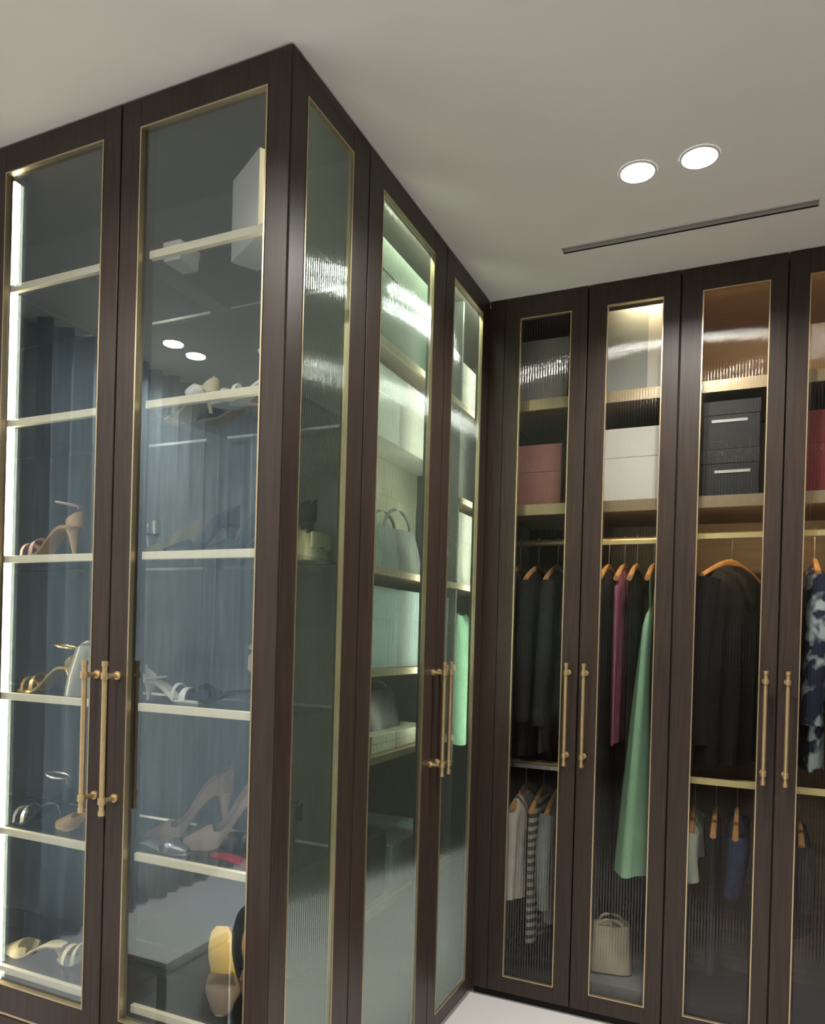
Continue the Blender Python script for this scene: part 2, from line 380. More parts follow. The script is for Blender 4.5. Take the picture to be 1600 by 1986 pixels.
C1 = back_unit('dark walnut double-door wardrobe in the inner corner of the room', 0.001, 0.701,
    ((0.060, 0.378, (0.062, 0.060, 0.080, 0.060), 0.318-0.035), (0.380, 0.701, (0.068, 0.056, 0.080, 0.060), 0.027)), 0.060, False, ())
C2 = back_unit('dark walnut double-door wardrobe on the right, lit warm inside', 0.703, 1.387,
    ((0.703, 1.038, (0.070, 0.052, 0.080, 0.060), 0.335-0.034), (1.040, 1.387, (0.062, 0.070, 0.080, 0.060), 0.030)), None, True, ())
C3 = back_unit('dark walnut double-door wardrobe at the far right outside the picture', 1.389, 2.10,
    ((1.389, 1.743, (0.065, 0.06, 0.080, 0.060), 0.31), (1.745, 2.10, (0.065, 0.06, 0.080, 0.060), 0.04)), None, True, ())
add('partition', box(0.374, 0.388, L+0.03, 1.97, 0.05, 2.672), 'walnut_inner', C1)
for t, a, b in ((C1, 0.016, 0.373), (C1, 0.389, 0.686), (C2, 0.718, 1.372)):
    for z in (2.305, 1.900):
        s = add('shelf', box(a, b, 1.452, 1.972, z-0.010, z+0.010), 'walnut_lit', t)
        add('shelf_trim', box(a, b, 1.440, 1.452, z-0.030, z+0.011), 'champagne', s)
def rail(t, a, b, z, y=1.66, m='brass'):
    bm = tube(bmesh.new(), [(a, y, z), (b, y, z)], 0.013, 10)
    add('hanging_rail', bm, m, t, smooth=True)
rail(C1, 0.016, 0.373, 1.790); rail(C1, 0.389, 0.686, 1.790); rail(C2, 0.718, 1.372, 1.800)
rail(C1, 0.016, 0.373, 0.880); rail(C2, 0.718, 1.372, 0.875)
add('led_strip', box(0.74, 1.36, 1.425, 1.437, 2.660, 2.671), 'led_top', C2)
add('led_strip', box(0.50, 0.68, 1.425, 1.437, 2.660, 2.671), 'led_top', C1)
add('led_strip', box(0.74, 1.36, 1.478, 1.488, 1.884, 1.8895), 'led_top', C2)
add('led_strip', box(0.42, 0.68, 1.478, 1.488, 1.884, 1.8895), 'led_top', C1)
add('light_bar', box(0.72, 1.37, 1.470, 1.484, 1.764, 1.782), 'lit_bar', C2)
add('light_bar', box(0.40, 0.68, 1.470, 1.484, 1.752, 1.766), 'lit_bar', C1)
add('light_bar', box(0.72, 1.37, 1.470, 1.484, 0.890, 0.912), 'lit_bar', C2)
add('light_bar', box(0.02, 0.37, 1.470, 1.484, 0.886, 0.902), 'steel', C1)
# wall filler left of the shoe cabinet
add('trim_1', box(X0, AX0-0.021, 0.0, 0.03, 0.0, H), 'walnut', kind='structure')
#@@CONTENTS@@
# ================================================================== contents
# ---- cloth, leather, card materials
mat('black_cloth', (0.004, 0.004, 0.005), 0.9, var=0.3, scale=30, bump=0.2)
mat('charcoal_cloth', (0.018, 0.019, 0.021), 0.9, var=0.25, scale=30, bump=0.2)
mat('navy_cloth', (0.030, 0.038, 0.085), 0.9, var=0.25, scale=22, bump=0.2)
mat('blue_cloth', (0.10, 0.13, 0.24), 0.9, var=0.2, scale=22)
mat('grey_cloth', (0.24, 0.26, 0.26), 0.9, var=0.15, scale=22)
mat('pale_cloth', (0.52, 0.50, 0.44), 0.9, var=0.1, scale=22)
mat('beige_cloth', (0.60, 0.53, 0.40), 0.9, var=0.1, scale=18)
mat('magenta_cloth', (0.38, 0.12, 0.20), 0.8, var=0.15, scale=18)
mat('mint_cloth', (0.30, 0.54, 0.36), 0.75, var=0.08, scale=10)
mat('mint_pale', (0.50, 0.85, 0.62), 0.75, var=0.08, scale=10)
mat('sage_cloth', (0.40, 0.46, 0.38), 0.9, var=0.12, scale=18)
mat('hanger_wood', (0.48, 0.25, 0.09), 0.45, var=0.12, scale=12, stretch=(1, 8, 1))
mat('white_card', (0.82, 0.81, 0.76), 0.6, var=0.03, scale=6)
mat('cream_card', (0.72, 0.68, 0.55), 0.6, var=0.04, scale=6)
mat('grey_card', (0.42, 0.46, 0.45), 0.6, var=0.05, scale=6)
mat('dim_grey_card', (0.26, 0.26, 0.24), 0.6, var=0.05, scale=6)
mat('pink_card', (0.27, 0.115, 0.10), 0.6, var=0.06, scale=6)
mat('black_card', (0.018, 0.021, 0.024), 0.45, var=0.1, scale=6)
mat('red_card', (0.19, 0.012, 0.018), 0.5, var=0.08, scale=6)
mat('green_card', (0.008, 0.075, 0.028), 0.5, var=0.1, scale=6)
mat('blue_grey_card', (0.42, 0.52, 0.54), 0.6, var=0.05, scale=6)
mat('silver_print', (0.70, 0.72, 0.72), 0.4, metal=0.3, var=0.03)
mat('tan_leather', (0.55, 0.34, 0.16), 0.45, var=0.1, scale=25)
mat('nude_leather', (0.52, 0.40, 0.31), 0.45, var=0.08, scale=25)
mat('suede_taupe', (0.50, 0.40, 0.36), 0.85, var=0.1, scale=25)
mat('yellow_insole', (0.80, 0.55, 0.16), 0.5, var=0.06, scale=20)
mat('black_leather', (0.014, 0.015, 0.018), 0.35, var=0.2, scale=25)
mat('slate_leather', (0.045, 0.055, 0.075), 0.4, var=0.2, scale=25)
mat('white_leather', (0.76, 0.75, 0.72), 0.4, var=0.04, scale=25)
mat('cream_leather', (0.68, 0.60, 0.42), 0.45, var=0.06, scale=25)
mat('silver_leather', (0.62, 0.63, 0.64), 0.25, metal=0.7, var=0.06)
mat('gold_leather', (0.66, 0.47, 0.18), 0.25, metal=0.7, var=0.08)
mat('red_leather', (0.28, 0.02, 0.05), 0.35, var=0.1, scale=25)
mat('blush_leather', (0.50, 0.33, 0.29), 0.5, var=0.08, scale=25)
pane_mat('sheer_plastic', (0.62, 0.62, 0.58), 0.10, 0.5, rough=0.2, haze=0.5, haze_col=(0.72, 0.72, 0.66))
def floral():
    m, nt, N, K = nodes_of('floral_cloth'); b = N['Principled BSDF']; b.inputs['Roughness'].default_value = 0.9
    tc = N.new('ShaderNodeTexCoord'); no = N.new('ShaderNodeTexNoise'); no.inputs['Scale'].default_value = 16; no.inputs['Detail'].default_value = 2
    rp = N.new('ShaderNodeValToRGB'); rp.color_ramp.elements[0].position = 0.50; rp.color_ramp.elements[1].position = 0.60
    rp.color_ramp.elements[0].color = (0.012, 0.016, 0.045, 1); rp.color_ramp.elements[1].color = (0.42, 0.50, 0.55, 1)
    K.new(tc.outputs['Object'], no.inputs['Vector']); K.new(no.outputs['Fac'], rp.inputs[0]); K.new(rp.outputs[0], b.inputs['Base Color'])
    MATS['floral_cloth'] = m
def striped():
    m, nt, N, K = nodes_of('striped_cloth'); b = N['Principled BSDF']; b.inputs['Roughness'].default_value = 0.9
    tc = N.new('ShaderNodeTexCoord'); wv = N.new('ShaderNodeTexWave'); wv.bands_direction = 'Z'; wv.inputs['Scale'].default_value = 10; wv.inputs['Distortion'].default_value = 1.0
    rp = N.new('ShaderNodeValToRGB'); rp.color_ramp.elements[0].position = 0.45; rp.color_ramp.elements[1].position = 0.55
    rp.color_ramp.elements[0].color = (0.06, 0.06, 0.055, 1); rp.color_ramp.elements[1].color = (0.36, 0.34, 0.29, 1)
    K.new(tc.outputs['Object'], wv.inputs['Vector']); K.new(wv.outputs['Fac'], rp.inputs[0]); K.new(rp.outputs[0], b.inputs['Base Color'])
    MATS['striped_cloth'] = m
floral(); striped()

# ---- boxes
def lid_box(name, label, x0, x1, y0, y1, z0, z1, m, lid=0.3, group=None, strip=None, cat='box'):
    """card box with a slightly wider lid"""
    t = thing(name, ((x0+x1)/2, (y0+y1)/2, z0), label, cat, group)
    zl = z1-(z1-z0)*lid
    add('body', box(x0+0.002, x1-0.002, y0+0.002, y1-0.002, z0, zl+0.004, bev=0.002), m, t)
    add('lid', box(x0, x1, y0, y1, zl, z1, bev=0.0025), m, t)
    if strip:
        add('print', box(*strip), 'silver_print', t, label='thin silver printed line')
    return t
FY, BY = 1.475, 1.80
# corner wardrobe, upper shelves
lid_box('storage_box', 'dim grey box on the top shelf beside the inner corner', 0.060, 0.290, FY, BY, 2.3152, 2.560, 'dim_grey_card', 0.35, 'boxes on the wardrobe shelves')
lid_box('storage_box', 'dusty pink box on the lower shelf under the grey box', 0.062, 0.275, FY, BY, 1.9102, 2.150, 'pink_card', 0.45, 'boxes on the wardrobe shelves')
t = lid_box('storage_box', 'pale blue-grey box with a white spine on the top shelf', 0.425, 0.640, FY, BY, 2.3152, 2.630, 'grey_card', 0.5, 'boxes on the wardrobe shelves')
add('spine', box(0.583, 0.637, FY-0.003, FY, 2.3165, 2.628), 'white_card', t, label='white upright band')
lid_box('storage_box', 'large white box on the shelf above the pink and green dresses', 0.405, 0.650, FY, BY, 1.9102, 2.185, 'white_card', 0.4, 'boxes on the wardrobe shelves')
# right wardrobe
for i, (z0, z1, lab) in enumerate(((1.9102, 2.0795, 'black box with a silver line, lower one of the stacked pair'), (2.0797, 2.252, 'black box with a silver line, upper one of the stacked pair'))):
    zc = z0+0.085+0.01*i
    lid_box('shoe_box', lab, 0.778, 0.968, FY, BY, z0, z1, 'black_card', 0.3, 'boxes on the wardrobe shelves', strip=(0.822 if i == 0 else 0.808, 0.938 if i == 0 else 0.925, FY-0.001, FY+0.003, zc, zc+0.010))
lid_box('storage_box', 'deep red box on the shelf at the right picture edge', 1.105, 1.350, FY, BY, 1.9102, 2.190, 'red_card', 0.4, 'boxes on the wardrobe shelves')

# ---- hangers and garments (hung across the rail: the garment spreads along y)
def hanger(x, y, zr, label, ang=0.0, half=0.19, m='hanger_wood'):
    """zr = rail centre height"""
    t = thing('clothes_hanger', (x, y, zr-0.16), label, 'hanger', 'hangers on the wardrobe rails')
    R = Matrix.Translation((x, y, 0)) @ Matrix.Rotation(ang, 4, 'Z')
    bm = bmesh.new(); r = 0.0175
    pts = [(0, 0, zr-0.105), (0, 0, zr-0.045)]
    for k in range(9):
        a = -PI/2+PI*1.25*k/8
        pts.append((0, r*math.cos(a), zr+r*math.sin(a)))
    tube(bm, pts, 0.0022, 6); bm.transform(R); add('hook', bm, 'steel', t, smooth=True)
    bm = bmesh.new(); rings = []
    for k in range(13):
        u = -1+2*k/12
        z = zr-0.105-0.060*abs(u)**1.6; hh = 0.015-0.006*abs(u); tx = 0.010+0.004*abs(u)
        rings.append([(tx*math.cos(a)*0.8, u*half, z+hh*math.sin(a)) for a in [2*PI*q/8 for q in range(8)]])
    loft(bm, rings); bm.transform(R); add('shoulder_bar', bm, m, t, smooth=True)
    return t
def garment(name, label, cat, x, y, zr, zb, th, wsh, whem, m, seed=0, ang=0.0, sleeves=0.0, folds=7, lean=0.0, drop=0.118, group=None, thh=None, taper=0.0):
    """hanging clothing: shoulder slope at the top, folded hem at the bottom"""
    rnd = random.Random(seed); ph = rnd.random()*6
    zt = zr-drop; thh = thh or th
    t = thing(name, (x, y, zb), label, cat, group or 'clothes hanging in the wardrobes')
    R = Matrix.Translation((x, y, 0)) @ Matrix.Rotation(ang, 4, 'Z')
    bm = bmesh.new(); rings = []; n = 40; rows = 15
    for i in range(rows):
        s = (i/(rows-1))**1.35
        z = lerp(zt, zb, s); d = zt-z
        if d < 0.085: w = lerp(0.055, wsh, math.sqrt(max(0, d/0.085)))
        else: w = lerp(wsh, whem, min(1, (d-0.085)/(zt-zb-0.085)))
        tk = lerp(0.35, 1, min(1, d/0.05))*lerp(th, thh, s)*0.5
        rings.append([])
        for k in range(n):
            a = 2*PI*k/n; ca, sa = math.cos(a), math.sin(a)
            yy = w*math.copysign(abs(ca)**0.85, ca); f = 1+0.22*min(1, s*3)*math.sin(folds*yy/max(w, .01)*1.6+ph+1.3*s)+0.10*s*math.sin(17*yy/max(w, .01)+ph*2)
            rings[-1].append((tk*math.copysign(abs(sa)**0.7, sa)*f+lean*s+0.006*s*math.sin(9*ca+ph), yy, z+0.004*math.sin(5*a+ph)*(i == rows-1)))
    loft(bm, rings); bm.transform(R); add('body', bm, m, t, smooth=True)
    if sleeves:
        for sg in (-1, 1):
            bm = bmesh.new(); pts = []; rr = []
            for k in range(9):
                s = k/8
                pts.append((0.010*math.sin(3*s+ph), sg*(wsh*0.90+0.035*math.sin(min(1, s*1.5)*PI/2)-0.01*s), zt-0.055-sleeves*s)); rr.append(lerp(min(th*0.62, 0.052), min(th*0.45, 0.036), s))
            tube(bm, pts, rr, 12); bm.transform(R); add('sleeve', bm, m, t, smooth=True)
    else:
        bm = bmesh.new(); pts = []
        for k in range(9):
            u = -1+2*k/8; pts.append((0, u*0.05, zt+0.004-0.012*(1-u*u)))
        tube(bm, pts, 0.006, 6); bm.transform(R); add('collar', bm, m, t, smooth=True)
    return t
RZ = 1.790; RY = 1.66
HG = 'on the upper rail'
# corner wardrobe, left half: black clothes on the upper rail
garment('jacket', 'black jacket nearest the inner corner on the upper rail', 'jacket', 0.066, RY, RZ, 0.96, 0.048, 0.20, 0.19, 'black_cloth', 1, sleeves=0.55)
garment('jacket', 'black jacket second from the inner corner, on a pale hanger', 'jacket', 0.145, RY, RZ, 0.93, 0.052, 0.20, 0.20, 'black_cloth', 2, sleeves=0.55)
garment('jacket', 'black jacket third from the inner corner on the upper rail', 'jacket', 0.225, RY, RZ, 0.95, 0.050, 0.20, 0.20, 'charcoal_cloth', 3, sleeves=0.56)
garment('blouse', 'black blouse behind the first brass handle on the upper rail', 'blouse', 0.305, RY, RZ, 0.97, 0.050, 0.20, 0.19, 'black_cloth', 4, sleeves=0.5)
for x, lab in ((0.066, 'hanger of the black jacket nearest the inner corner'), (0.145, 'hanger of the second black jacket from the corner'), (0.225, 'hanger of the third black jacket from the corner'), (0.305, 'hanger of the black blouse behind the brass handle')):
    hanger(x, RY, RZ, lab)
# right half: long black dress, pink dress, green dress
garment('dress', 'long black dress left of the pink dress', 'dress', 0.432, RY, RZ, 0.40, 0.050, 0.19, 0.21, 'black_cloth', 5)
garment('dress', 'narrow magenta pink dress between black dresses', 'dress', 0.492, RY-0.02, RZ, 1.00, 0.034, 0.17, 0.18, 'magenta_cloth', 6, thh=0.012)
garment('dress', 'long black dress between the pink and the green dress', 'dress', 0.540, RY+0.02, RZ, 0.38, 0.030, 0.18, 0.17, 'black_cloth', 7, thh=0.022)
garment('skirt', 'mint green flared skirt on thin straps right of the black dresses', 'skirt', 0.604, RY-0.03, 1.62, 0.535, 0.036, 0.16, 0.22, 'mint_cloth', 8, thh=0.13, lean=-0.035, drop=0.10)
for sy in (-0.05, 0.05):
    add('strap', tube(bmesh.new(), [(0.604, RY-0.03+sy, 1.515), (0.604, RY-0.015+sy*2, 1.655)], 0.004, 6), 'mint_cloth', [o for o in COL.objects if o.name == 'skirt'][0])
garment('blouse', 'black blouse above the mint green skirt', 'blouse', 0.652, RY, RZ, 1.22, 0.036, 0.20, 0.19, 'black_cloth', 9, sleeves=0.62)
for x, lab in ((0.432, 'hanger of the long black dress beside the pink dress'), (0.492, 'hanger of the magenta pink dress'), (0.540, 'hanger of the black dress beside the mint skirt'), (0.604, 'wooden hanger above the mint green skirt'), (0.652, 'hanger of the black blouse over the mint skirt')):
    hanger(x, RY, RZ, lab)
# right wardrobe, upper rail
RZ2 = 1.800
garment('coat', 'large black coat filling the left door of the lit wardrobe', 'coat', 0.882, RY, RZ2, 0.945, 0.110, 0.175, 0.18, 'black_cloth', 10, ang=-0.52, sleeves=0.60)
garment('jacket', 'black jacket behind the right pair of brass handles', 'jacket', 1.072, RY, RZ2, 0.96, 0.046, 0.20, 0.19, 'black_cloth', 12, sleeves=0.5)
garment('shirt', 'navy floral shirt with pale blossoms at the right picture edge', 'shirt', 1.155, RY+0.01, RZ2, 0.97, 0.070, 0.20, 0.20, 'floral_cloth', 13, sleeves=0.5)
garment('jacket', 'black jacket above the navy floral shirt', 'jacket', 1.250, RY, RZ2, 1.02, 0.060, 0.20, 0.19, 'black_cloth', 14, sleeves=0.5)
for x, a, lab in ((0.882, -0.52, 'wooden hanger of the large black coat'), (1.072, 0, 'wooden hanger of the jacket behind the right handles'), (1.155, 0, 'wooden hanger of the navy floral shirt'), (1.250, 0, 'wooden hanger right of the floral shirt')):
    hanger(x, RY, RZ2, lab, ang=a)
# lower rails
RL = 0.880
garment('trousers', 'pale beige trousers hanging from the lower rail', 'trousers', 0.118, RY-0.04, RL, 0.365, 0.070, 0.17, 0.18, 'pale_cloth', 15)
garment('sweater', 'grey-brown striped knit beside the beige trousers', 'sweater', 0.192, RY-0.03, RL, 0.200, 0.045, 0.17, 0.16, 'striped_cloth', 16)
garment('shirt', 'grey shirt on the lower rail beside the striped knit', 'shirt', 0.255, RY, RL, 0.285, 0.056, 0.18, 0.17, 'grey_cloth', 17, sleeves=0.36)
garment('blouse', 'short black blouse on the lower rail left of the partition', 'blouse', 0.322, RY-0.02, RL, 0.50, 0.052, 0.18, 0.18, 'black_cloth', 18, sleeves=0.3)
for x, lab in ((0.118, 'hanger of the pale beige trousers'), (0.192, 'hanger of the striped knit'), (0.255, 'hanger of the grey shirt on the lower rail'), (0.322, 'hanger of the short black blouse')):
    hanger(x, RY, RL, lab)
RL2 = 0.875
garment('shirt', 'pale sage shirt on the lower rail of the lit wardrobe', 'shirt', 0.778, RY, RL2, 0.60, 0.060, 0.19, 0.19, 'sage_cloth', 19, sleeves=0.16)
garment('trousers', 'charcoal trousers between the sage and the blue shirt', 'trousers', 0.852, RY, RL2, 0.20, 0.038, 0.18, 0.16, 'charcoal_cloth', 20)
garment('shirt', 'navy blue shirt on the lower rail left of the handles', 'shirt', 0.925, RY+0.01, RL2, 0.56, 0.060, 0.18, 0.18, 'navy_cloth', 21, sleeves=0.2)
garment('trousers', 'black trousers on the lower rail behind the right handles', 'trousers', 1.010, RY, RL2, 0.22, 0.045, 0.18, 0.16, 'black_cloth', 22)
garment('shirt', 'charcoal shirt on the lower rail at the right picture edge', 'shirt', 1.130, RY-0.01, RL2, 0.40, 0.070, 0.19, 0.19, 'charcoal_cloth', 23, sleeves=0.2)
for x, lab in ((0.778, 'wooden hanger of the pale sage shirt'), (0.852, 'wooden hanger of the charcoal trousers'), (0.925, 'wooden hanger of the navy blue shirt'), (1.010, 'wooden hanger of the black trousers'), (1.130, 'wooden hanger of the charcoal shirt at the picture edge')):
    hanger(x, RY, RL2, lab)

# ---- bottom of the back wardrobes
def folded(name, label, x0, x1, y0, y1, z0, h, m, seed=0, cat='folded clothes'):
    """soft folded piece: rounded front fold, slack top"""
    rnd = random.Random(seed); bm = bmesh.new(); rings = []
    n = 9
    for i in range(n):
        x = lerp(x0, x1, i/(n-1)); r = []
        e = 1-0.25*abs(2*i/(n-1)-1)**4
        for k in range(16):
            a = 2*PI*k/16; ca, sa = math.cos(a), math.sin(a)
            yy = (y0+y1)/2+(y1-y0)/2*math.copysign(abs(ca)**0.35, ca)*(0.97+0.03*e)
            zz = z0+h/2+h/2*e*math.copysign(abs(sa)**0.5, sa)*(1 if sa < 0 else 1+0.10*math.sin(7*ca+3*i/n+seed))
            r.append((x, yy, max(z0, zz)))
        rings.append(r)
    loft(bm, rings)
    return add(name, bm, m, None, smooth=True, label=label, cat=cat, group='folded clothes on the wardrobe floor')
folded('folded_sweater', 'dark grey folded sweater at the bottom below the striped knit', 0.085, 0.345, 1.47, 1.80, 0.0505, 0.050, 'charcoal_cloth', 1)
folded('folded_sweater', 'black folded sweater topping the pile below the striped knit', 0.095, 0.325, 1.48, 1.79, 0.106, 0.045, 'black_cloth', 2)
folded('folded_blanket', 'grey folded blanket lying under the beige tote bag', 0.400, 0.665, 1.46, 1.82, 0.0505, 0.075, 'grey_cloth', 3)
folded('folded_sweater', 'charcoal folded sweater at the bottom of the lit wardrobe', 0.745, 0.985, 1.47, 1.80, 0.0505, 0.060, 'charcoal_cloth', 4)
def tote(name, label, x, y, z, w, d, h, m, ang=0.0, handle_h=0.10, cat='bag', flap=False, hm=None, group='bags in the cabinets'):
    """handbag: bulged body, rolled rim, arched handles, optional flap"""
    t = thing(name, (x, y, z), label, cat, group)
    R = Matrix.Translation((x, y, z)) @ Matrix.Rotation(ang, 4, 'Z')
    bm = bmesh.new(); rings = []
    for i in range(8):
        s = i/7; ww = w/2*(1-0.14*s); dd = d/2*(1-0.45*s)*(1+0.10*math.sin(PI*s))
        rings.append([(ww*math.copysign(abs(math.cos(a))**0.4, math.cos(a)), dd*math.copysign(abs(math.sin(a))**0.55, math.sin(a)), h*s+0.006*math.sin(3*a+x*9)*s) for a in [2*PI*k/24 for k in range(24)]])
    loft(bm, rings); bm.transform(R); add('body', bm, m, t, smooth=True)
    for sg in ((-1, 1) if not flap else (0,)):
        bm = bmesh.new()
        pts = [(w*0.28*math.cos(PI-PI*k/10), sg*d*0.22, h*0.97+handle_h*math.sin(PI*k/10)) for k in range(11)]
        tube(bm, pts, 0.006, 6); bm.transform(R); add('handle', bm, hm or m, t, smooth=True)
    if flap:
        bm = bmesh.new(); bx(bm, -w*0.43, w*0.43, -d*0.50, -d*0.40, h*0.42, h*0.98, 0.004); bm.transform(R); f = add('flap', bm, m, t)
        bm = bmesh.new(); bx(bm, -0.014, 0.014, -d*0.52, -d*0.50, h*0.44, h*0.50, 0.001); bm.transform(R); add('clasp', bm, 'gold_leather', f)
    return t
tote('tote_bag', 'slouchy beige tote bag at the bottom left of the mint skirt', 0.492, 1.58, 0.134, 0.165, 0.15, 0.165, 'beige_cloth', 0.15, 0.03)

# ---- contents of the reeded wardrobe
GB = 'boxes in the reeded glass wardrobe'
lid_box('storage_box', 'dark green box on the top shelf behind reeded glass', -0.50, -0.090, 0.56, 1.12, 2.2795, 2.600, 'green_card', 0.3, GB)
lid_box('storage_box', 'flat white box on the top corner shelf, imitating a mirrored one', -0.50, -0.090, 1.305, 1.90, 2.2795, 2.460, 'white_card', 0.4, GB)  # corner boxes are added, they imitate the back wardrobe's reflection in this door
lid_box('storage_box', 'tall cream box behind the grey handbag in reeded wardrobe', -0.52, -0.240, 0.58, 1.27, 1.5945, 2.010, 'cream_card', 0.3, GB)
lid_box('storage_box', 'wide white box topping the tall cream box in reeded wardrobe', -0.50, -0.110, 0.58, 1.27, 2.0105, 2.235, 'white_card', 0.4, GB)
lid_box('storage_box', 'dark slate box under the flat white box, imitating a mirrored dark band', -0.50, -0.090, 1.305, 1.80, 1.9255, 2.215, 'black_card', 0.3, GB)
lid_box('storage_box', 'tall white box imitating a mirrored one above the mint scarf', -0.50, -0.090, 1.305, 1.85, 1.5945, 1.880, 'white_card', 0.4, GB)
tote('handbag', 'grey handbag in front of the tall cream box behind reeded glass', -0.162, 0.88, 1.5945, 0.36, 0.13, 0.150, 'grey_cloth', PI/2, 0.07)
lid_box('storage_box', 'pale blue-grey box below the grey handbag', -0.50, -0.095, 0.60, 1.27, 1.2845, 1.540, 'blue_grey_card', 0.4, GB)
lid_box('flat_box', 'thin cream box under the black handbag', -0.46, -0.095, 0.66, 1.10, 1.0195, 1.075, 'cream_card', 0.5, GB)
tote('handbag', 'black handbag lying on the thin cream box', -0.24, 0.86, 1.0755, 0.34, 0.18, 0.130, 'black_leather', PI/2, 0.035)
lid_box('storage_box', 'charcoal box on the lowest shelf behind reeded glass', -0.50, -0.095, 0.48, 0.78, 0.5545, 0.760, 'black_card', 0.4, GB)
lid_box('storage_box', 'grey box beside the charcoal box on the lowest shelf', -0.50, -0.095, 0.82, 1.20, 0.5545, 0.700, 'grey_card', 0.4, GB)
garment('standin', 'pale mint scarf imitating the skirt mirrored in the reeded door', 'standin', -0.150, 1.56, 1.50, 0.95, 0.10, 0.07, 0.07, 'mint_pale', 30, drop=0.02, thh=0.12)  # added cloth, stands in for the mint skirt's reflection in the door

# ---- shoes
def shoe(label, x, y, z, heel=0.09, ang=0.0, style='pump', m='nude_leather', sole='tan_leather', strap=None, size=1.0, name=None, ankle=0.075, flip=False):
    """toe points along local +x; heel seat is raised by `heel`"""
    t = thing(name or {'pump': 'pump_shoe', 'sandal': 'heeled_sandal', 'mule': 'mule_shoe'}[style], (x, y, z), label, 'shoe', 'shoes on the glass shelves')
    R = Matrix.Translation((x, y, z)) @ Matrix.Rotation(ang, 4, 'Z') @ Matrix.Scale(size, 4)
    LN = 0.225 if heel < 0.05 else 0.205
    W = [(0, 0.013), (0.08, 0.026), (0.28, 0.041), (0.5, 0.030), (0.8, 0.028), (0.94, 0.025), (1, 0.014)]
    def zs(s): 
        q = min(1, max(0, (s-0.30)/0.50)); return 0.006+heel*q*q*(3-2*q)
    def xs(s): return LN*(0.55-s)
    strap = strap or m
    # sole plate
    bm = bmesh.new(); rings = []
    for i in range(15):
        s = i/14; w = curve(W, s); zz = zs(s)
        rings.append([(xs(s), -w, zz), (xs(s), -w*0.9, zz-0.006), (xs(s), w*0.9, zz-0.006), (xs(s), w, zz), (xs(s), w*0.85, zz+0.003), (xs(s), -w*0.85, zz+0.003)])
    loft(bm, rings); bm.transform(R); add('sole', bm, sole, t, smooth=True)
    # heel
    if heel > 0.03:
        bm = bmesh.new(); rings = []; zh = zs(0.93)-0.004
        for i in range(6):
            s = i/5; r = lerp(0.021, 0.0055, min(1, s*1.25)**0.6); cx = xs(0.90)+lerp(0.0, -0.010, s)
            rings.append([(cx+r*math.cos(a), r*0.95*math.sin(a), zh*(1-s)) for a in [2*PI*k/10 for k in range(10)]])
        loft(bm, rings); bm.transform(R); add('heel', bm, m, t, smooth=True)
    def arch(s0, s1, hgt, nm, mm, k2=9):
        bm = bmesh.new(); rings = []
        for i in range(k2):
            a = PI*i/(k2-1); r = []
            for s, o in ((s0, 0.0), (s1, 0.0), (s1, 0.0022), (s0, 0.0022)):
                w = curve(W, s)+0.0015+o; r.append((xs(s), w*math.cos(a), zs(s)+(hgt+o)*math.sin(a)**0.8))
            rings.append(r)
        loft(bm, rings); bm.transform(R); add(nm, bm, mm, t, smooth=True)
    if style in ('pump', 'mule'):
        bm = bmesh.new(); rows = []
        smax = 1.0 if style == 'pump' else 0.46
        for i in range(17):
            s = smax*i/16; w = curve(W, s)+0.001; r = []
            top = 0.016+0.030*min(1, s/0.30)
            rim = curve([(0, 0.02), (0.34, 0.030), (0.5, 0.020), (0.75, 0.030), (1, 0.058)], s)
            closed = s < 0.34
            for k in range(9):
                u = k/8
                if closed:
                    a = PI*u; r.append((xs(s), w*math.cos(a), zs(s)+top*math.sin(a)**0.75))
                else:
                    # two side walls with an open middle folded down onto the insole
                    v = abs(u-0.5)*2
                    if v > 0.45: r.append((xs(s), math.copysign(w*(0.94 if v < 0.6 else 1), 0.5-u), zs(s)+rim*(1 if v < 0.6 else (1-v)/0.4)))
                    else: r.append((xs(s), w*0.86*(0.5-u)/0.225*0.5*2 if abs(u-.5) > .01 else 0, zs(s)+0.0045))
            rows.append(r)
        loft(bm, rows, cap=False, closed=False)
        if style == 'pump':
            e = rows[-1]; bm.verts.ensure_lookup_table()
            bm.faces.new([bm.verts[len(bm.verts)-9+k] for k in range(9)])
        bmesh.ops.solidify(bm, geom=bm.faces[:], thickness=0.0015)
        bm.transform(R); add('upper', bm, m, t, smooth=True)
    if style == 'sandal':
        arch(0.16, 0.24, 0.040, 'toe_strap', strap)
        arch(0.34, 0.39, 0.048, 'instep_strap', strap)
        # heel counter and ankle strap
        bm = bmesh.new(); rings = []
        for i in range(9):
            a = -PI/2+PI*i/8; w = 0.027
            px, py = xs(0.90)-w*math.cos(a)*1.1, w*math.sin(a)
            rings.append([(px, py, zs(0.95)), (px-0.002*math.cos(a), py, zs(0.95)), (px-0.002*math.cos(a), py, zs(0.95)+0.018+0.026*math.cos(a)), (px, py, zs(0.95)+0.018+0.026*math.cos(a))])
        loft(bm, rings); bm.transform(R); add('counter', bm, m, t, smooth=True)
        bm = bmesh.new(); pts = []
        for i in range(17):
            a = 2*PI*i/16; pts.append((xs(0.82)+0.036*math.cos(a), 0.029*math.sin(a), zs(0.9)+ankle+0.006*math.cos(a)))
        tube(bm, pts, 0.0028, 6, cap=False); bm.transform(R); add('ankle_strap', bm, strap, t, smooth=True)
        bm = bmesh.new(); pts = [(xs(0.96)-0.006, 0, zs(0.95)+0.05), (xs(0.97)-0.002, 0, zs(0.9)+ankle-0.004)]
        tube(bm, pts, 0.0028, 6); bm.transform(R); add('heel_strap', bm, strap, t)
    return t
Z1, Z2, Z3, Z4, Z5, Z6 = [z+0.0052 for z in SHZ]
D = math.radians
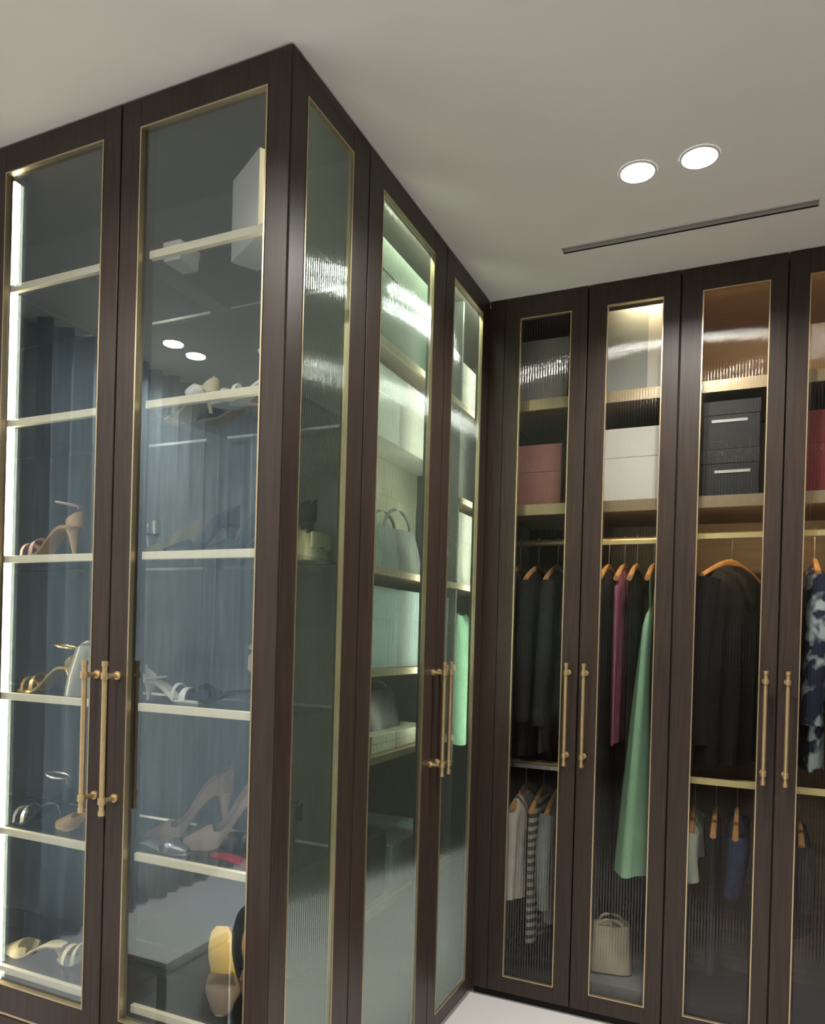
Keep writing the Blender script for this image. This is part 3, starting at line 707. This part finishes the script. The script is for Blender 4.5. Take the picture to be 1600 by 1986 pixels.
# top shelf of the shoe cabinet
b = thing('white_box', (-0.17, 0.12, Z1), 'tall flat white box standing askew on the top shelf', 'box')
Rb = Matrix.Translation((-0.127, 0.058, 0)) @ Matrix.Rotation(math.radians(149.5), 4, 'Z')
bm = box(0, 0.165, -0.075, 0, Z1, Z1+0.208, bev=0.002); bm.transform(Rb); add('body', bm, 'white_card', b)
bm = box(-0.0015, 0, -0.074, -0.001, Z1+0.001, Z1+0.207); bm.transform(Rb); add('edge_panel', bm, 'cream_card', b, label='cream narrow side')
b = lid_box('small_box', 'small white box at the left end of the top shelf, right bay', -0.432, -0.375, 0.075, 0.15, Z1, Z1+0.050, 'white_card', 0.4)
# second shelf
shoe('thin-strapped pale sandal with tall ankle hoop on the second shelf', -0.190, 0.135, Z2, 0.060, D(195), 'sandal', 'white_leather', 'white_leather', 'white_leather', 0.9, ankle=0.075)
mu = shoe('pale mule with a round white pompom on the second shelf', -0.330, 0.24, Z2, 0.04, D(185), 'mule', 'slate_leather', 'tan_leather', size=0.85)
bm = bmesh.new(); bmesh.ops.create_icosphere(bm, subdivisions=2, radius=0.024, matrix=Matrix.Translation((-0.315, 0.075, Z2+0.024)))
for v in bm.verts:
    c0 = Vector((-0.315, 0.075, Z2+0.024)); v.co = c0+(v.co-c0)*(1+0.12*math.sin(v.co.x*700)*math.sin(v.co.z*650))
    v.co.z = max(v.co.z, Z2+0.0005)
mu['label'] = 'dark slate mule behind the white pompom ornament on the second shelf'
add('pompom', bm, 'white_leather', None, smooth=True, label='round white pompom ornament on the second shelf', cat='ornament')
shoe('cream strappy sandal at the left of the second shelf, right bay', -0.405, 0.17, Z2, 0.05, D(170), 'sandal', 'cream_leather', 'cream_leather', 'cream_leather', 0.9, ankle=0.02)
# third shelf
shoe('tan sandal with high ankle strap beside the light strip, third shelf', -0.845, 0.11, Z3, 0.085, D(186), 'sandal', 'tan_leather', 'tan_leather', 'blush_leather', 1.0, ankle=0.065)
shoe('silver slingback sandal on the third shelf, left bay', -0.645, 0.20, Z3, 0.075, D(187), 'sandal', 'silver_leather', 'black_leather', 'silver_leather', 0.95, ankle=0.03)
shoe('cream pump half hidden behind the door stile, third shelf', -0.505, 0.22, Z3, 0.080, D(250), 'pump', 'cream_leather', 'cream_leather', size=0.9)
shoe('dark slate pump left of the pair on the third shelf', -0.375, 0.20, Z3, 0.095, D(245), 'pump', 'slate_leather', 'black_leather')
shoe('dark slate pump in the middle of the third shelf', -0.245, 0.20, Z3, 0.095, D(248), 'pump', 'slate_leather', 'black_leather')
shoe('black pump at the right end of the third shelf', -0.125, 0.20, Z3, 0.10, D(250), 'pump', 'black_leather', 'black_leather')
# fourth shelf
shoe('gold strappy sandal beside the light strip, fourth shelf', -0.860, 0.13, Z4, 0.075, D(188), 'sandal', 'gold_leather', 'gold_leather', 'gold_leather', 0.95, ankle=0.06)
tote('shoe_bag', 'sheer white plastic bag on the fourth shelf left of the handles', -0.70, 0.17, Z4, 0.19, 0.14, 0.135, 'sheer_plastic', 0.1, 0.02, group='bags on the glass shelves')
shoe('white block sandal on the fourth shelf right of the handles', -0.44, 0.15, Z4, 0.055, D(5), 'sandal', 'white_leather', 'white_leather', 'white_leather', 0.85, ankle=0.01)
shoe('black low mule on the fourth shelf, middle of the right bay', -0.300, 0.19, Z4, 0.03, D(185), 'mule', 'slate_leather', 'black_leather')
shoe('blush sandal with a silver strap at the right end, fourth shelf', -0.115, 0.13, Z4, 0.095, D(110), 'sandal', 'blush_leather', 'blush_leather', 'silver_leather', 1.0, ankle=0.055)
# fifth shelf
shoe('black strappy sandal beside the light strip, fifth shelf', -0.868, 0.12, Z5, 0.07, D(186), 'sandal', 'black_leather', 'black_leather', 'silver_leather', 0.95, ankle=0.075)
shoe('tan leather pump on the fifth shelf left of the handles', -0.700, 0.14, Z5, 0.085, D(190), 'pump', 'tan_leather', 'cream_leather', size=0.95)
shoe('taupe suede pump with open toe, left of the beige pair, fifth shelf', -0.395, 0.20, Z5, 0.11, D(222), 'pump', 'suede_taupe', 'nude_leather', size=1.12)
shoe('taupe suede pump, right of the beige pair, fifth shelf', -0.275, 0.22, Z5, 0.11, D(226), 'pump', 'suede_taupe', 'nude_leather', size=1.12)
shoe('silver flat mule in front of the taupe pair, fifth shelf', -0.400, 0.085, Z5, 0.02, D(5), 'mule', 'silver_leather', 'silver_leather', size=0.7)
shoe('black strappy sandal at the right end of the fifth shelf', -0.165, 0.20, Z5, 0.085, D(195), 'sandal', 'black_leather', 'black_leather', 'black_leather', 1.0, ankle=0.04)
shoe('dark red flat mule at the right front of the fifth shelf', -0.150, 0.085, Z5, 0.018, D(8), 'mule', 'red_leather', 'red_leather', size=0.75)
# sixth shelf
shoe('cream mule beside the light strip, lowest shelf', -0.870, 0.12, Z6, 0.045, D(188), 'mule', 'cream_leather', 'cream_leather', size=0.9)
shoe('cream and grey sandal on the lowest shelf left of the handles', -0.690, 0.15, Z6, 0.075, D(187), 'sandal', 'cream_leather', 'grey_cloth', 'cream_leather', 1.0, ankle=0.035)
def standing(label, x, y, z, tilt, m, sole):
    """shoe leaning upright on its toe: built lying, then turned up"""
    t = shoe(label, 0, 0, 0, 0.075, 0, 'mule', m, sole, size=1.02)
    M = Matrix.Rotation(tilt, 4, 'Z') @ Matrix.Rotation(D(72), 4, 'Y')
    mz = 9
    for ch in t.children:
        for v in ch.data.vertices:
            v.co = M @ (v.co+ch.location)
        ch.location = (0, 0, 0); mz = min(mz, min(v.co.z for v in ch.data.vertices))
    t.location = (x, y, z-mz)
    return t
standing('nude slingback with yellow insole leaning upright, lowest shelf', -0.215, 0.13, Z6, D(-68), 'nude_leather', 'yellow_insole')
standing('nude slingback leaning behind the yellow one, lowest shelf', -0.150, 0.185, Z6, D(-75), 'nude_leather', 'tan_leather')
# bag on the third shelf seen through the glazed return
tote('clutch_bag', 'small straw-coloured clutch seen through the first reeded panel', -0.10, 0.285, Z3, 0.11, 0.07, 0.075, 'cream_leather', PI/2, 0.012, flap=True)

# ---- bench in front of the shoe cabinet (only its mirror image shows in the cabinet glass)
t = thing('stool', (-0.70, -0.43, 0.0), 'white waterfall stool mirrored in the lower cabinet glass', 'stool')
add('top', box(-0.87, -0.56, -0.58, -0.28, 0.365, 0.420, bev=0.025), 'white_leather', t, smooth=True)
for a, b in ((-0.87, -0.825), (-0.605, -0.56)):
    add('side', box(a, b, -0.578, -0.282, 0.0, 0.38, bev=0.012), 'white_leather', t, smooth=True)
t = thing('pouf', (-0.375, -0.73, 0.0), 'round black pouf mirrored in the lower cabinet glass', 'pouf')
bm = bmesh.new()
loft(bm, [[(-0.375+r*math.cos(2*PI*k/32), -0.73+r*math.sin(2*PI*k/32), z) for k in range(32)] for r, z in ((0.21, 0.03), (0.235, 0.06), (0.24, 0.24), (0.238, 0.40), (0.225, 0.45), (0.19, 0.482), (0.12, 0.495))])
add('cushion', bm, 'black_leather', t, smooth=True)
bm = bmesh.new(); loft(bm, [[(-0.375+0.20*math.cos(2*PI*k/32), -0.73+0.20*math.sin(2*PI*k/32), z) for k in range(32)] for z in (0.0, 0.032)])
add('base', bm, 'brass', t)
